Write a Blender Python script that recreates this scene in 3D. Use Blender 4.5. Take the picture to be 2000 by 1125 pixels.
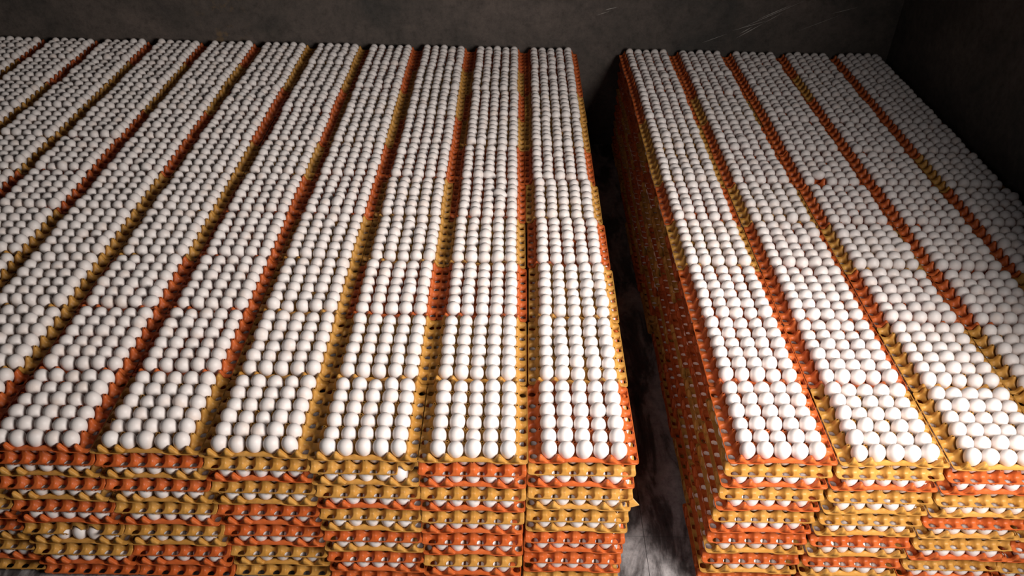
import bpy, math, random
import numpy as np
from mathutils import Matrix, Vector

for _o in list(bpy.data.objects):
    bpy.data.objects.remove(_o)
C = bpy.context.scene.collection
rng = np.random.default_rng(11)
random.seed(11)

# ------------------------------------------------------------------ camera
FPX = 1565.93
CAM = np.array([-0.3578, -1.4366, 1.6666])
yaw, pitch, roll = math.radians(0.2985), math.radians(37.0013), math.radians(1.2523)
fwd = np.array([math.sin(yaw) * math.cos(pitch), math.cos(yaw) * math.cos(pitch), -math.sin(pitch)])
rt = np.array([math.cos(yaw), -math.sin(yaw), 0.0])
up = np.cross(rt, fwd)
RT = rt * math.cos(roll) + up * math.sin(roll)
UP = up * math.cos(roll) - rt * math.sin(roll)
cd = bpy.data.cameras.new('camera')
cam = bpy.data.objects.new('camera', cd)
C.objects.link(cam)
cam.matrix_world = Matrix(((RT[0], UP[0], -fwd[0], CAM[0]), (RT[1], UP[1], -fwd[1], CAM[1]),
                           (RT[2], UP[2], -fwd[2], CAM[2]), (0, 0, 0, 1)))
cd.sensor_fit = 'HORIZONTAL'
cd.sensor_width = 36.0
cd.lens = FPX / 2000.0 * 36.0
cd.clip_start = 0.02
bpy.context.scene.camera = cam

def px(p):
    """where a world point falls in the 2000 x 1125 frame (used only to decide what is worth building)"""
    d = np.asarray(p) - CAM
    z = d @ fwd
    return 1000 + FPX * (d @ RT) / z, 562.5 - FPX * (d @ UP) / z, z

# ------------------------------------------------------------------ world, lamps, exposure
world = bpy.data.worlds.new('world')
bpy.context.scene.world = world
world.use_nodes = True
bg = world.node_tree.nodes['Background']
bg.inputs[0].default_value = (0.80, 0.86, 1.0, 1)
bg.inputs[1].default_value = 0.004

def area(name, loc, target, sx, sy, watts, color, spread=180):
    ld = bpy.data.lights.new(name, 'AREA')
    ld.shape = 'RECTANGLE'
    ld.size, ld.size_y = sx, sy
    ld.energy = watts
    ld.color = color
    ld.spread = math.radians(spread)
    o = bpy.data.objects.new(name, ld)
    C.objects.link(o)
    o.location = loc
    o.rotation_euler = (Vector(target) - Vector(loc)).to_track_quat('-Z', 'Z').to_euler()
    return o
# daylight through the open loading door, seen from slightly right of the photographer
area('door_daylight', (1.38, -1.05, 1.38), (-0.4, 0.75, 0.0), 1.10, 0.85, 57, (1.0, 0.945, 0.895), 125)

# weak fill lamp, added to brighten the trays and eggs along the aisle
area('aisle_fill', (-0.50, -1.05, 1.15), (0.25, 0.15, -0.2), 0.7, 0.5, 1.7, (0.98, 0.97, 1.0), 110)

vs = bpy.context.scene.view_settings
vs.view_transform = 'Standard'
vs.look = 'None'
vs.gamma = 1.0
vs.use_curve_mapping = False
vs.exposure = 0.0

# ------------------------------------------------------------------ materials
def nodes(name):
    m = bpy.data.materials.new(name)
    m.use_nodes = True
    nt = m.node_tree
    return m, nt, nt.nodes['Principled BSDF']

def ramp(nt, fac, stops):
    r = nt.nodes.new('ShaderNodeValToRGB')
    els = r.color_ramp.elements
    els[0].position, els[0].color = stops[0][0], (*stops[0][1], 1)
    els[1].position, els[1].color = stops[-1][0], (*stops[-1][1], 1)
    for pos, col in stops[1:-1]:
        e = els.new(pos)
        e.color = (*col, 1)
    nt.links.new(fac, r.inputs[0])
    return r.outputs[0]

def noise(nt, scale, detail=4, rough=0.6, vec=None, dist=0.0):
    n = nt.nodes.new('ShaderNodeTexNoise')
    n.inputs['Scale'].default_value = scale
    n.inputs['Detail'].default_value = detail
    n.inputs['Roughness'].default_value = rough
    n.inputs['Distortion'].default_value = dist
    if vec is None:
        g = nt.nodes.new('ShaderNodeNewGeometry')
        vec = g.outputs['Position']
    nt.links.new(vec, n.inputs['Vector'])
    return n.outputs['Fac']

def mix(nt, fac, a, b, mode='MIX'):
    m = nt.nodes.new('ShaderNodeMix')
    m.data_type = 'RGBA'
    m.blend_type = mode
    if isinstance(fac, float):
        m.inputs[0].default_value = fac
    else:
        nt.links.new(fac, m.inputs[0])
    for s, v in ((6, a), (7, b)):
        if isinstance(v, tuple):
            m.inputs[s].default_value = (*v, 1)
        else:
            nt.links.new(v, m.inputs[s])
    return m.outputs[2]

def bump(nt, b, fac, strength, dist=0.002):
    n = nt.nodes.new('ShaderNodeBump')
    n.inputs['Strength'].default_value = strength
    n.inputs['Distance'].default_value = dist
    nt.links.new(fac, n.inputs['Height'])
    nt.links.new(n.outputs[0], b.inputs['Normal'])

def plastic(name, c1, c2, trans):
    m, nt, b = nodes(name)
    col = ramp(nt, noise(nt, 9, 3), [(0.35, c1), (0.65, c2)])
    dirt = ramp(nt, noise(nt, 60, 4), [(0.30, (0.78, 0.74, 0.70)), (0.46, (1, 1, 1))])
    c = mix(nt, 1.0, col, dirt, 'MULTIPLY')
    nt.links.new(c, b.inputs['Base Color'])
    b.inputs['Roughness'].default_value = 0.42
    b.inputs['Specular IOR Level'].default_value = 0.35
    b.inputs['IOR'].default_value = 1.45
    t = nt.nodes.new('ShaderNodeBsdfTranslucent')
    nt.links.new(c, t.inputs[0])
    ms = nt.nodes.new('ShaderNodeMixShader')
    ms.inputs[0].default_value = trans
    nt.links.new(b.outputs[0], ms.inputs[1])
    nt.links.new(t.outputs[0], ms.inputs[2])
    nt.links.new(ms.outputs[0], nt.nodes['Material Output'].inputs[0])
    return m
M_O = plastic('orange_plastic', (0.56, 0.110, 0.022), (0.65, 0.150, 0.036), 0.08)
M_Y = plastic('yellow_plastic', (0.56, 0.265, 0.050), (0.65, 0.335, 0.078), 0.08)

m, nt, b = nodes('eggshell')
col = ramp(nt, noise(nt, 22, 1, 0.3), [(0.28, (0.86, 0.75, 0.69)), (0.42, (0.865, 0.785, 0.75)), (0.62, (0.875, 0.81, 0.78))])
sp = ramp(nt, noise(nt, 420, 2, 0.5), [(0.20, (0.72, 0.60, 0.50)), (0.27, (1, 1, 1))])
nt.links.new(mix(nt, 1.0, col, sp, 'MULTIPLY'), b.inputs['Base Color'])
b.inputs['Roughness'].default_value = 0.48
b.inputs['Specular IOR Level'].default_value = 0.35
bump(nt, b, noise(nt, 900, 2), 0.05, 0.0005)
M_EGG = m

def concrete(name, stops, scale, rough, streak=(1, 1, 1), bstr=0.3):
    m, nt, b = nodes(name)
    g = nt.nodes.new('ShaderNodeNewGeometry')
    mp = nt.nodes.new('ShaderNodeMapping')
    mp.inputs['Scale'].default_value = streak
    nt.links.new(g.outputs['Position'], mp.inputs[0])
    v = mp.outputs[0]
    c = ramp(nt, noise(nt, scale, 7, 0.62, v, 0.6), stops)
    f = ramp(nt, noise(nt, 26, 8, 0.8), [(0.32, (0.55, 0.54, 0.53)), (0.5, (1, 1, 1)), (0.68, (1.35, 1.33, 1.30))])
    nt.links.new(mix(nt, 1.0, c, f, 'MULTIPLY'), b.inputs['Base Color'])
    b.inputs['Roughness'].default_value = rough
    bump(nt, b, noise(nt, 30, 8, 0.7, v), bstr, 0.004)
    return m, nt, b
M_WALL, nt, b = concrete('wall_concrete', [(0.30, (0.035, 0.034, 0.031)), (0.48, (0.075, 0.061, 0.052)), (0.70, (0.125, 0.097, 0.083))], 2.1, 0.75)
# a rusty run where the back wall was patched
base = b.inputs['Base Color'].links[0].from_socket
g = nt.nodes.new('ShaderNodeNewGeometry')
sx = nt.nodes.new('ShaderNodeSeparateXYZ')
nt.links.new(g.outputs['Position'], sx.inputs[0])
mr = nt.nodes.new('ShaderNodeMath'); mr.operation = 'ADD'; mr.inputs[1].default_value = 1.98
nt.links.new(sx.outputs[0], mr.inputs[0])
ab = nt.nodes.new('ShaderNodeMath'); ab.operation = 'ABSOLUTE'
nt.links.new(mr.outputs[0], ab.inputs[0])
band = ramp(nt, ab.outputs[0], [(0.0, (1, 1, 1)), (0.16, (0, 0, 0))])
nn = ramp(nt, noise(nt, 9, 6, 0.7), [(0.50, (0, 0, 0)), (0.62, (1, 1, 1))])
msk = mix(nt, 1.0, band, nn, 'MULTIPLY')
nt.links.new(mix(nt, msk, base, (0.20, 0.125, 0.060)), b.inputs['Base Color'])

M_FLOOR, nt, b = concrete('floor_concrete', [(0.32, (0.02, 0.019, 0.02)), (0.45, (0.09, 0.08, 0.08)), (0.54, (0.30, 0.28, 0.28)), (0.75, (0.50, 0.47, 0.47))], 7.0, 0.45, (1.6, 0.45, 1), 0.2)
M_SCR, nt, b = nodes('pale_scuff')
b.inputs['Base Color'].default_value = (0.50, 0.46, 0.42, 1)
b.inputs['Roughness'].default_value = 0.7
M_JOINT, nt, b = nodes('dark_joint')
b.inputs['Base Color'].default_value = (0.02, 0.018, 0.016, 1)

# ------------------------------------------------------------------ helpers
def mesh_np(name, V, F4, mat, smooth=True):
    """fast mesh from a vertex array and an (n,4) face array; a repeated last index marks a triangle"""
    V = np.asarray(V, np.float32)
    F4 = np.asarray(F4, np.int64)
    tri = F4[:, 3] == F4[:, 2]
    tot = np.where(tri, 3, 4)
    keep = np.ones(F4.shape, bool)
    keep[tri, 3] = False
    loops = F4[keep]
    start = np.concatenate(([0], np.cumsum(tot)[:-1]))
    me = bpy.data.meshes.new(name)
    me.vertices.add(len(V)); me.vertices.foreach_set('co', V.ravel())
    me.loops.add(len(loops)); me.loops.foreach_set('vertex_index', loops.astype(np.int32))
    me.polygons.add(len(F4))
    me.polygons.foreach_set('loop_start', start.astype(np.int32))
    me.polygons.foreach_set('loop_total', tot.astype(np.int32))
    me.polygons.foreach_set('use_smooth', np.full(len(F4), smooth))
    me.materials.append(mat)
    me.update(calc_edges=True)
    me.validate()
    return me

def link(name, me, parent=None, **props):
    o = bpy.data.objects.new(name, me)
    C.objects.link(o)
    if parent is not None:
        o.parent = parent
    for k, v in props.items():
        o[k] = v
    return o

def box(x0, x1, y0, y1, z0, z1):
    V = [(x, y, z) for z in (z0, z1) for y in (y0, y1) for x in (x0, x1)]
    F = [(0, 2, 3, 1), (4, 5, 7, 6), (0, 1, 5, 4), (2, 6, 7, 3), (0, 4, 6, 2), (1, 3, 7, 5)]
    return np.array(V, float), np.array(F)

# ------------------------------------------------------------------ sizes of the stacks
S = 0.2955                 # side of a tray
P = S / 6.25               # egg pitch
H = 0.0502                 # one tray on the next
SX, SY = 0.297, 0.2985     # from stack to stack
GAP = 0.2434
NL = 12                    # trays in a stack
NR = 10                    # stacks from the front to the back wall
FLOOR = -(NL - 1) * H - 0.0255

# ------------------------------------------------------------------ the room
fl = None
V, F = box(-4.2, 1.80, -1.2, 3.06, FLOOR - 0.12, FLOOR - 0.006)
fl = link('floor', mesh_np('floor', V, F, M_JOINT, False), kind='structure')
def slab(x0, x1, y0, y1):
    V, F = box(x0, x1, y0, y1, FLOOR - 0.0058, FLOOR)
    link('slab', mesh_np('slab', V, F, M_FLOOR, False), fl)
JX, JY = 0.105, 0.19
for x0, x1 in ((-4.2, -2.5), (-2.497, -1.2), (-1.197, JX - 0.0008), (JX + 0.0008, 1.80)):
    for y0, y1 in ((-1.2, JY - 0.0008), (JY + 0.0008, 1.6), (1.603, 3.06)):
        slab(x0, x1, y0, y1)
YB = NR * SY + 0.035
XR = GAP + 5 * SX + 0.045
V, F = box(-4.2, XR + 0.2, YB, YB + 0.15, FLOOR - 0.12, 1.9)
wb = link('wall_back', mesh_np('wall_back', V, F, M_WALL, False), kind='structure')
V, F = box(XR, XR + 0.15, -0.20, YB, FLOOR - 0.12, 1.9)
link('wall_right', mesh_np('wall_right', V, F, M_WALL, False), kind='structure')
# unseen wall, added to block the daylight and shade the far right stacks
V, F = box(1.275, XR + 0.15, -0.20, -0.08, FLOOR - 0.12, 1.9)
link('shade_wall', mesh_np('shade_wall', V, F, M_WALL, False), kind='structure')
def scratch(x0, z0, x1, z1, w):
    dx, dz = x1 - x0, z1 - z0
    L = math.hypot(dx, dz)
    nx, nz = -dz / L * w, dx / L * w
    y = YB - 0.0006
    V = [(x0, y, z0), (x0 + .5 * dx + nx, y, z0 + .5 * dz + nz), (x1, y, z1), (x0 + .5 * dx - nx, y, z0 + .5 * dz - nz)]
    V += [(a, YB + 0.001, c) for a, _, c in V]
    F = [(0, 1, 2, 3), (0, 4, 5, 1), (1, 5, 6, 2), (2, 6, 7, 3), (3, 7, 4, 0)]
    link('scratch', mesh_np('scratch', V, np.array(F), M_SCR, False), wb)
def wall_pt(u, v):
    d = fwd + RT * (u - 1000) / FPX - UP * (v - 562.5) / FPX
    t = (YB - CAM[1]) / d[1]
    q = CAM + d * t
    return q[0], q[2]
for u0, v0, u1, v1, w in ((1437, 75, 1492, 45, .0016), (1430, 60, 1500, 40, .0012), (1440, 58, 1570, 2, .0011), (1480, 38, 1545, 10, .0016),
                          (1445, 66, 1470, 52, .0018), (1490, 46, 1530, 24, .0008), (1370, 84, 1420, 66, .0008), (1180, 20, 1205, 14, .0016), (1165, 30, 1190, 22, .001),
                          (1620, 28, 1675, 14, .0008), (1560, 60, 1640, 30, .0006)):
    a = wall_pt(u0, v0); b_ = wall_pt(u1, v1)
    scratch(a[0], a[1], b_[0], b_[1], w)

# ------------------------------------------------------------------ the egg tray
def smooth(a, b, x):
    t = np.clip((x - a) / (b - a), 0, 1)
    return t * t * (3 - 2 * t)

def surf(x, y):
    s = (np.cos(2 * np.pi * x / P) - np.cos(2 * np.pi * y / P)) / 2
    t = np.clip(-s, 0, 1)
    z = np.where(s > 0, 0.001 - 0.0262 * np.clip(s, 0, 1) ** 0.95, 0.001 + 0.0290 * t ** 1.75)
    z = np.minimum(z, 0.0248)
    # the posts on the two plain edges are flat-faced triangles
    dx = np.abs(x / P - 0.5 - np.round(x / P - 0.5))
    tri = 0.0010 + 0.0238 * np.clip(1.14 - dx / 0.36, 0, 1)
    k_ = smooth(2.74, 2.92, np.abs(y) / P) * (np.abs(x) < 2.9 * P)
    z = z * (1 - k_) + tri * k_
    # the two margins without eggs: a ramp down to the rim with half cups sunk into it
    ax = np.abs(x) / P
    u = y / P - 0.5
    u = u - np.round(u)
    top = 0.0080 + 0.0168 * smooth(0.22, 0.44, np.abs(u))
    ramp_ = np.minimum(top, 0.0035 + (top - 0.0035) * (1 - (ax - 2.55) / 0.16))
    ramp_ = np.maximum(ramp_, 0.0035 - 0.0030 * (ax - 2.70) / 0.42)
    r = np.hypot(u, ax - 2.83)
    bowl = -0.0140 + 0.0175 * (r / 0.36) ** 3.0
    m_ = smooth(2.42, 2.56, ax)
    z = z * (1 - m_) + np.minimum(np.minimum(ramp_, 0.0248), bowl) * m_
    w = smooth(1.40, 0.95, np.abs(x) / P) * smooth(2.55, 2.95, np.abs(y) / P)
    return z * (1 - w) + 0.0055 * w

def hole(x, y):
    """centre and radius of the hole nearest to a point: cup bottoms, half cups in the margins, hollow post tops"""
    ax, sg = np.abs(x) / P, np.sign(x)
    v = y / P
    cy_ = np.floor(v) + 0.5
    m = ax > 2.44
    cx_ = np.where(m, 2.84 * sg, np.round(x / P))
    R = np.where(m, 0.215, 0.11)
    px_, py_ = np.floor(x / P) + 0.5, np.round(v)
    post = (np.abs(px_) < 2.6) & (np.abs(py_) < 2.5) & (np.hypot(x / P - px_, v - py_) < 0.17)
    cx_ = np.where(post, px_, cx_); cy_ = np.where(post, py_, cy_)
    R = np.where(post, 0.075, R)
    return cx_ * P, cy_ * P, R * P

def rim_z(x, y):
    e = np.abs(y) > 3.0 * P
    return np.where(e, 0.0065 * smooth(1.45, 0.85, np.abs(x) / P), 0.0)

E = 3.125 * P
def tray_shell(n, solid, cuts=()):
    """height field with cups, posts, holes, an outer skirt down (or up) to the rim; cuts = broken-away pieces (x0,x1,y0,y1)"""
    k = int(round(6.25 * n))
    lin = np.linspace(-E + 0.001, E - 0.001, k + 1)
    X, Y = np.meshgrid(lin, lin, indexing='ij')
    # round the four corners a little
    r = 0.010
    cx = np.maximum(np.abs(X) - (E - r), 0); cy = np.maximum(np.abs(Y) - (E - r), 0)
    d = np.hypot(cx, cy)
    sc = np.where(d > r, r / np.maximum(d, 1e-9), 1)
    X = np.where(d > r, np.sign(X) * ((E - r) + cx * sc), X)
    Y = np.where(d > r, np.sign(Y) * ((E - r) + cy * sc), Y)
    idx = np.arange((k + 1) ** 2).reshape(k + 1, k + 1)
    F = np.stack([idx[:-1, :-1], idx[1:, :-1], idx[1:, 1:], idx[:-1, 1:]], -1).reshape(-1, 4)
    xc = X.ravel()[F].mean(1); yc = Y.ravel()[F].mean(1)
    hx, hy, hr = hole(xc, yc)
    gone = np.hypot(xc - hx, yc - hy) < hr
    keep = ~gone
    bv_ = np.intersect1d(F[gone], F[keep])          # pull the edge of every hole onto a circle
    xf, yf = X.ravel().copy(), Y.ravel().copy()
    inner = bv_[(np.abs(xf[bv_]) < E - 0.0015) & (np.abs(yf[bv_]) < E - 0.0015)]
    hx, hy, hr = hole(xf[inner], yf[inner])
    dd = np.maximum(np.hypot(xf[inner] - hx, yf[inner] - hy), 1e-6)
    xf[inner] = hx + (xf[inner] - hx) / dd * hr
    yf[inner] = hy + (yf[inner] - hy) / dd * hr
    xf = np.clip(xf, -E + 0.001, E - 0.001); yf = np.clip(yf, -E + 0.001, E - 0.001)
    X, Y = xf.reshape(X.shape), yf.reshape(Y.shape)
    Z = surf(X, Y)
    cutm = np.zeros(len(F), bool)
    for a, b_, c, d_ in cuts:
        cutm |= (xc > a) & (xc < b_) & (yc > c) & (yc < d_)
    F = F[keep & ~cutm]
    V = np.stack([X, Y, Z], -1).reshape(-1, 3)
    # skirt
    loop = np.concatenate([idx[:-1, 0], idx[-1, :-1], idx[1:, -1][::-1], idx[0, 1:][::-1]])
    sk = V[loop].copy()
    sk[:, :2] *= (E + 0.0006) / (E)
    sk[:, 2] = rim_z(sk[:, 0], sk[:, 1]) - 0.0006
    base = len(V)
    m_ = len(loop)
    q = np.stack([loop, np.roll(loop, -1), base + (np.arange(m_) + 1) % m_, base + np.arange(m_)], -1)
    V = np.concatenate([V, sk])
    qc = V[q].mean(1)
    ok = (V[loop][:, 2] + V[np.roll(loop, -1)][:, 2]) / 2 > rim_z(qc[:, 0], qc[:, 1]) - 0.0045
    for a, b_, c, d_ in cuts:
        ok &= ~((qc[:, 0] > a - .002) & (qc[:, 0] < b_ + .002) & (qc[:, 1] > c) & (qc[:, 1] < d_))
    F = np.concatenate([F, q[ok][:, ::-1]])
    used = np.unique(F)
    mp = np.full(len(V), -1); mp[used] = np.arange(len(used))
    V = V[used]; F = mp[F]
    if not solid:
        return V, F
    # thickness: offset copy along averaged normals, joined along open edges
    N = np.zeros_like(V)
    fn = np.cross(V[F[:, 2]] - V[F[:, 0]], V[F[:, 3]] - V[F[:, 1]])
    for c in range(4):
        np.add.at(N, F[:, c], fn)
    N /= np.maximum(np.linalg.norm(N, axis=1, keepdims=True), 1e-12)
    V2 = V - N * 0.0010
    n0 = len(V)
    e = np.concatenate([F[:, [i, (i + 1) % 4]] for i in range(4)])
    key = np.sort(e, 1)
    ky = key[:, 0] * (n0 + 1) + key[:, 1]
    u, inv, cnt = np.unique(ky, return_inverse=True, return_counts=True)
    be = e[cnt[inv] == 1]
    side = np.stack([be[:, 1], be[:, 0], be[:, 0] + n0, be[:, 1] + n0], -1)
    return np.concatenate([V, V2]), np.concatenate([F, F[:, ::-1] + n0, side])

def rim_shape(step, cuts=(), w=0.0016):
    """the round-cornered bar that runs round the tray"""
    pts = []
    r = 0.010
    n = max(2, int(round(2 * (E - r) / step)))
    t = np.linspace(-(E - r), E - r, n + 1)
    A = E - 0.0002
    for a in t[:-1]: pts.append((a, -A))
    for q in (0, .33, .66): pts.append((E - r + (r) * math.sin(q * math.pi / 2), -(E - r) - r * math.cos(q * math.pi / 2)))
    for a in t[:-1]: pts.append((A, a))
    for q in (0, .33, .66): pts.append((E - r + r * math.cos(q * math.pi / 2), E - r + r * math.sin(q * math.pi / 2)))
    for a in t[::-1][:-1]: pts.append((a, A))
    for q in (0, .33, .66): pts.append((-(E - r) - r * math.sin(q * math.pi / 2), E - r + r * math.cos(q * math.pi / 2)))
    for a in t[::-1][:-1]: pts.append((-A, a))
    for q in (0, .33, .66): pts.append((-(E - r) - r * math.cos(q * math.pi / 2), -(E - r) - r * math.sin(q * math.pi / 2)))
    p = np.array(pts)
    nrm = p / np.maximum(np.abs(p).max(1, keepdims=True), 1e-9)
    nrm = np.where(np.abs(nrm) > 0.93, np.sign(nrm), 0.0)
    nrm /= np.maximum(np.linalg.norm(nrm, axis=1, keepdims=True), 1e-9)
    z = rim_z(p[:, 0], p[:, 1])
    ring = []
    for a, c in ((-1, -1), (1, -1), (1, 1), (-1, 1)):
        ring.append(np.column_stack([p + nrm * w * a * 0.75, z + c * w * 0.8]))
    V = np.stack(ring, 1).reshape(-1, 3)
    m_ = len(p)
    F = []
    for i in range(m_):
        j = (i + 1) % m_
        mid = (p[i] + p[j]) / 2
        if any(a - .003 < mid[0] < b_ + .003 and c < mid[1] < d_ for a, b_, c, d_ in cuts):
            continue
        for q in range(4):
            F.append((i * 4 + q, j * 4 + q, j * 4 + (q + 1) % 4, i * 4 + (q + 1) % 4))
    return V, np.array(F)

sv, sf = tray_shell(16, True)
rv, rf = rim_shape(0.008)
SHELL = {c: mesh_np('tray_shell', sv, sf, mt) for c, mt in (('O', M_O), ('Y', M_Y))}
RIM = {c: mesh_np('tray_rim', rv, rf, mt, False) for c, mt in (('O', M_O), ('Y', M_Y))}
COLNAME = {'O': 'orange', 'Y': 'yellow'}

# ------------------------------------------------------------------ the eggs
def egg_shape(seg, rings):
    V = [(0, 0, -1)]
    for i in range(1, rings):
        t = -math.cos(math.pi * i / rings)
        r = math.sqrt(1 - t * t) * (1 + 0.13 * t) * 0.985
        V += [(r * math.cos(2 * math.pi * j / seg), r * math.sin(2 * math.pi * j / seg), t) for j in range(seg)]
    V.append((0, 0, 1))
    F = []
    for j in range(seg):
        k = (j + 1) % seg
        F.append((0, 1 + k, 1 + j, 1 + j))
        for i in range(rings - 2):
            a = 1 + i * seg
            F.append((a + j, a + k, a + seg + k, a + seg + j))
        a = 1 + (rings - 2) * seg
        F.append((a + j, a + k, len(V) - 1, len(V) - 1))
    return np.array(V, float), np.array(F)

def rotm(ax, ay, az):
    return np.array(Matrix.Rotation(az, 3, 'Z') @ Matrix.Rotation(ay, 3, 'Y') @ Matrix.Rotation(ax, 3, 'X'))

# ------------------------------------------------------------------ lay out the stacks
TOPCOL = {  # colour of the top tray of each stack, from the front to the back
    0: 'OYYOYOYYOO', 1: 'YYOYOOYOYO', 2: 'YYOYYOOYYO', 3: 'YYYYOOYYOO', 4: 'YOOOOYOOYY', 5: 'OOOYYYOOYY',
    6: 'OYYYYOOYYO', 7: 'YOYYOOOYYO', 8: 'OYOOOYYYYO', 9: 'YOYOOOYYOO', 10: 'OYOYOOYOYO', 11: 'YOYYOYOYOY',
    -1: 'OOOYOYYOOO', -2: 'YOOOYOOYOO', -3: 'YYOYOOOOOO', -4: 'YYOOOOOOYO', -5: 'OOYOOYOOOO'}
FRONTCOL = {  # colour of every tray of the front stacks, from the top down
    0: 'OYOYYYYOOOOY', 1: 'YOOYOYOOOYOO', 2: 'YYYYOYYOYOOO', 3: 'YYOYYOOOOYYY', 4: 'YOYOYYOYYOOO', 5: 'OOYOYOOYYYOO', 6: 'OYOOYYOOYYOY', 7: 'YOOYOYYOOYOO',
    -1: 'OYOYOYOOYOYO', -2: 'YYOYYYYOYOYO', -3: 'YOOYYOYYOYOY', -4: 'OYOYOYYOOYOY', -5: 'YOYOOYOYOYOO'}
CX = {0: .001, 1: 0., 2: .002, 3: .006, 4: .009, 5: .009, -1: .0, -2: .006, -3: .012, -4: .014, -5: .012}
CY = {0: -.003, 1: -.008, 2: -.008, 3: -.003, 4: .003, 5: .004, 6: .004, -1: .007, -2: .005, -3: -.003, -4: -.006, -5: -.008}
XF = {(0, 2): .007, (0, 3): .004, (0, 4): .006, (0, 1): .002}
def stack_x(c):
    return -(c + 0.5) * SX if c >= 0 else GAP + (-c - 0.5) * SX

class T:  # one tray to be built
    pass
trays = []
for c in list(range(0, 12)) + [-1, -2, -3, -4, -5]:
    for j in range(NR):
        far = 1 - j / (NR - 1)
        bx = stack_x(c) + CX.get(c, .008) * far + rng.uniform(-1, 1) * 0.0036 * min(j, 1) + XF.get((c, j), 0)
        by = (j + .5) * SY + CY.get(c, 0.004) * (far ** 2) + (rng.uniform(-1, 1) * 0.0012 if j else 0)
        lean = rng.uniform(-1, 1, 2) * 0.0011
        for l in range(NL):
            front = j == 0
            aisle = c in (0, -1)
            if not (front or aisle or l <= 1):
                continue
            t = T()
            t.c, t.j, t.l = c, j, l
            jt = rng.uniform(-1, 1, 2) * (0.0022 if l else 0.0)
            t.x = bx + lean[0] * l + jt[0]
            t.y = by + (lean[1] * l if front else lean[1] * l * .4) + jt[1] * .8
            t.z = -l * H
            t.yaw = math.radians(rng.uniform(-1, 1) * (0.55 if j else 0.25)) + (math.pi / 2 if l % 2 else 0)
            if rng.random() < .5:
                t.yaw += math.pi
            cs = TOPCOL[c][j]
            t.col = cs if l == 0 else (FRONTCOL[c][l] if front and c in FRONTCOL else ('O' if rng.random() < .62 else 'Y'))
            # in the picture?
            uv = [px((t.x + a * E, t.y + b_ * E, t.z)) for a in (-1, 1) for b_ in (-1, 1)]
            t.infr = max(u for u, v, z in uv) > 0 and min(u for u, v, z in uv) < 2000 and min(v for u, v, z in uv) < 1125 and max(v for u, v, z in uv) > 0
            t.near = min(z for u, v, z in uv)
            t.wide = max(u for u, v, z in uv) > -330 and min(v for u, v, z in uv) < 1500
            if not t.wide:
                continue
            t.seen = t.infr and (l == 0 or front or c == -1)
            trays.append(t)

rank = sorted([t for t in trays if t.seen], key=lambda t: (0 if t.l == 0 else 1 if t.j == 0 else 2, t.near))
# the 300 that show largest: all top and front trays, then the nearest of the aisle side
chosen = set(id(t) for t in rank[:300])
print('trays', len(trays), 'seen', len(rank))

ORD = ['front', 'second', 'third', 'fourth', 'fifth', 'sixth', 'seventh', 'eighth', 'ninth', 'tenth', 'eleventh', 'twelfth']
ORDC = ['first'] + ORD[1:]
def column_words(c):
    return (ORDC[c] + ' column left of aisle') if c >= 0 else (ORDC[-c - 1] + ' column right of aisle')

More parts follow.
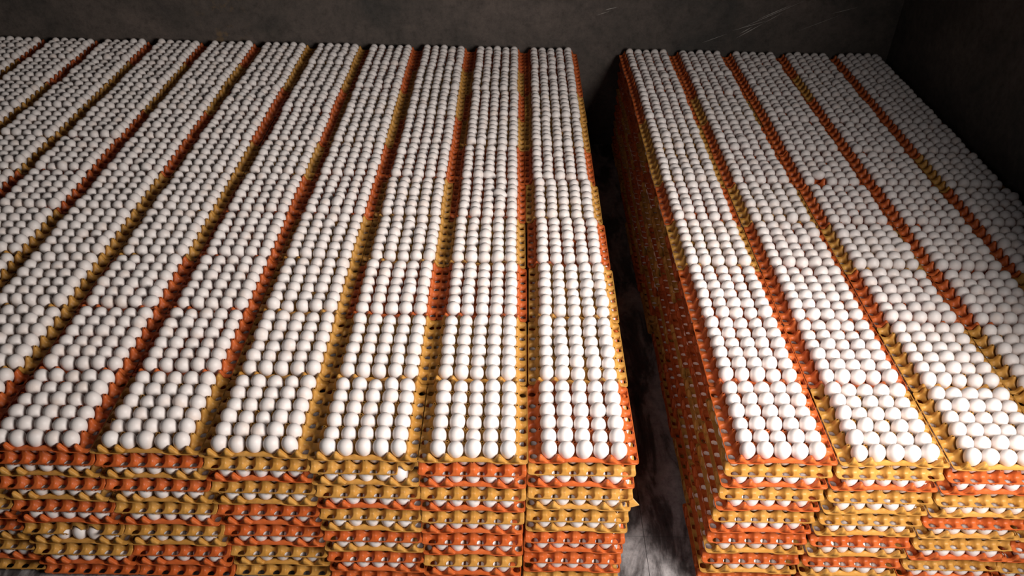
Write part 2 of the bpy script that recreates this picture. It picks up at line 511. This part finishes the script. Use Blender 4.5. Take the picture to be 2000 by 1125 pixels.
CUTS = {(5, 7): (-.3 * P, 1.7 * P), (2, 1): (1.9 * P, 3.2 * P)}   # broken margins: place along the front edge
lo_v, lo_f = tray_shell(6, False)
lr_v, lr_f = rim_shape(0.09)
acc = {'O': [[], [], 0], 'Y': [[], [], 0]}
for t in trays:
    if id(t) in chosen:
        cut = CUTS.get((t.c, t.l)) if t.j == 0 else None
        if cut:
            t.yaw = math.pi / 2      # local -x edge faces ... turned so that local x = +y world
            # local +x -> world +y, local +y -> world -x ; the front edge is local x = -E
            cc = [(-E - .01, -E + .022, -cut[1], -cut[0])]
            a, b_ = tray_shell(16, True, cc)
            me = mesh_np('tray_shell', a, b_, M_O if t.col == 'O' else M_Y)
            a, b_ = rim_shape(0.008, cc)
            mr_ = mesh_np('tray_rim', a, b_, M_O if t.col == 'O' else M_Y, False)
        else:
            me, mr_ = SHELL[t.col], RIM[t.col]
        o = link('egg_tray', None)
        o.empty_display_size = 0.05
        link('cup_sheet', me, o)
        o.location = (t.x, t.y, t.z)
        o.rotation_euler = (0, 0, t.yaw)
        link('rim', mr_, o)
        cn = COLNAME[t.col]
        if t.l == 0:
            lab = '%s plastic tray on top, %s from front, %s' % (cn, 'first' if t.j == 0 else ORD[t.j], column_words(t.c))
            grp = 'egg trays on top of the stacks'
        elif t.j == 0:
            lab = '%s plastic tray, %s layer down the front face, %s' % (cn, ORDC[t.l], column_words(t.c))
            grp = 'egg trays in the front faces of the stacks'
        else:
            lab = '%s plastic tray, %s layer down the dark aisle side, %s from front' % (cn, ORDC[t.l], ORD[t.j])
            grp = 'egg trays along the aisle side of the right stacks'
        if t.c == 5 and t.l == 7 and t.j == 0:
            lab = 'yellow tray, broken front edge baring two eggs, eighth layer down, sixth column left of aisle'
        o['label'] = lab
        o['category'] = 'egg tray'
        o['group'] = grp
        t.obj = o
        if t.c == 0 and t.j == 0 and t.l == 4:   # a split corner that sticks out over the aisle
            bv = np.array([(0, 0, 0), (.030, .010, .001), (.002, .030, .022), (0, .002, .020),
                           (0, 0, -.0012), (.030, .0085, -.0002), (.0008, .031, .0205), (-.0012, .003, .0205)], float)
            bf = np.array([(0, 1, 2, 3), (7, 6, 5, 4), (0, 4, 5, 1), (1, 5, 6, 2), (2, 6, 7, 3), (3, 7, 4, 0)])
            mm = mesh_np('broken_corner', bv, bf, M_Y, False)
            bc = link('broken_corner', mm, o, label='bent broken corner sticking out over the aisle')
            bc.matrix_parent_inverse = Matrix.Rotation(-t.yaw, 4, 'Z')
            bc.location = Matrix.Rotation(-t.yaw, 3, 'Z') @ Vector((E - .004, -E + .012, 0.0))
            bc.rotation_euler = (0, 0, 0)
            bc.matrix_parent_inverse = Matrix.Identity(4)
            bc.rotation_euler = (0, 0, -t.yaw)
    else:
        R_ = rotm(0, 0, t.yaw)
        A = acc[t.col]
        for vv, ff in ((lo_v, lo_f), (lr_v, lr_f)):
            A[0].append(vv @ R_.T + (t.x, t.y, t.z))
            A[1].append(ff + A[2])
            A[2] += len(vv)
# what is left of the trays, one object with both colours
nO = acc['O'][2]
V = np.concatenate(acc['O'][0] + acc['Y'][0])
FO = np.concatenate(acc['O'][1]); FY = np.concatenate(acc['Y'][1]) + nO
me = mesh_np('egg_trays', V, np.concatenate([FO, FY]), M_O)
me.materials.append(M_Y)
mi = np.zeros(len(me.polygons), np.int32)
if len(mi) == len(FO) + len(FY):
    mi[len(FO):] = 1
me.polygons.foreach_set('material_index', mi)
link('egg_trays', me, label='orange and yellow trays deep in the dark aisle side and under the top trays',
     category='egg trays', kind='stuff')

# ------------------------------------------------------------------ eggs into the trays
class G:
    pass
eggs = []
special = {(-2, 6, 0, 1, 2): ('lie', 2.2), (-3, 5, 0, 1, 1): ('lie', -.9), (-3, 5, 0, 0, 1): ('none', 0), (-3, 3, 0, 2, 4): ('lie', .2), (3, 4, 0, 1, 2): ('lie', 1.4)}
for t in trays:
    if t.l == NL - 1:
        continue
    cy, sy = math.cos(t.yaw), math.sin(t.yaw)
    for a in range(-2, 3):
        for b_ in range(6):
            lx, ly = a * P, (b_ - 2.5) * P
            ox, oy = cy * lx - sy * ly, sy * lx + cy * ly
            if t.l > 0:
                if not ((t.j == 0 and oy < -0.047) or (t.c == -1 and ox < -0.047) or (t.c == 0 and ox > 0.09) or (t.l == 1 and abs(ox) > 0.09)):
                    continue
            # row from the front, place from the left
            row = int(round((oy / P) + 2.5)) if t.l % 2 == 0 else 0
            pos = int(round(ox / P)) + 2 if t.l % 2 == 0 else 0
            sp = special.get((t.c, t.j, t.l, row, pos))
            if sp and sp[0] == 'none':
                continue
            e = G()
            e.t, e.row, e.pos = t, row, pos
            big = rng.normal()
            e.b = float(np.clip(0.0222 + 0.0007 * big, .0208, .0233))
            e.a = float(np.clip(0.0286 + 0.0015 * rng.normal() + .0004 * big, .0258, .0312))
            tl = math.radians(abs(rng.normal()) * 6)
            if rng.random() < .04:
                tl = math.radians(rng.uniform(14, 28))
            zz = 0.0185 + (e.a - .0284) * .8 + (e.b - .0222) * 1.2 + rng.uniform(-.001, .001)
            e.R = rotm(0, tl, rng.uniform(0, 6.283))
            if t.l > 0:
                zz = min(zz, 0.0175)
                e.a = min(e.a, .0288)
            if rng.random() < .006 and t.l == 0 and t.j > 0:
                tl = 1.2
                zz += .006
                e.R = rotm(0, tl, rng.uniform(0, 6.283))
            if sp:
                e.R = rotm(0, 1.15, sp[1]); zz = .030; e.a = .031
            e.p = np.array([t.x + ox + rng.uniform(-1, 1) * .0012, t.y + oy + rng.uniform(-1, 1) * .0012, t.z + zz])
            u, v, z = px(e.p)
            e.d = z
            e.show = t.l == 0 and 12 < u < 1988 and 0 < v < 1125
            eggs.append(e)
print('eggs', len(eggs))
single = sorted([e for e in eggs if e.show], key=lambda e: e.d)[:300]
sid = set(id(e) for e in single)
ev, ef = egg_shape(28, 18)
EGG = mesh_np('egg', ev, ef, M_EGG)
for e in single:
    o = link('egg', EGG)
    Mx = Matrix(np.vstack([np.column_stack([e.R @ np.diag([e.b, e.b, e.a]), e.p]), [0, 0, 0, 1]]).tolist())
    o.matrix_world = Mx
    c = e.t.c
    o['label'] = 'white egg, %s row, %s from left, %s tray, %s' % (ORD[e.row], ORDC[e.pos], ORD[e.t.j], column_words(c))
    o['category'] = 'egg'
    o['group'] = 'white eggs standing in the nearest top trays'
lod = [(egg_shape(14, 9), lambda e: e.t.l == 0 and e.d < 3.1 or (e.t.j == 0 and e.t.l > 0 and e.t.infr)),
       (egg_shape(10, 7), lambda e: e.t.l == 0 or e.t.c == -1),
       (egg_shape(8, 5), lambda e: True)]
VV, FF, off = [], [], 0
for e in eggs:
    if id(e) in sid:
        continue
    for (tv, tf), ok in lod:
        if ok(e):
            break
    VV.append((tv * (e.b, e.b, e.a)) @ e.R.T + e.p)
    FF.append(tf + off)
    off += len(tv)
me = mesh_np('eggs', np.concatenate(VV), np.concatenate(FF), M_EGG)
link('eggs', me, label='thousands of smaller-looking white eggs filling all the farther and lower trays',
     category='eggs', kind='stuff')
print('stuff egg faces', len(me.polygons))
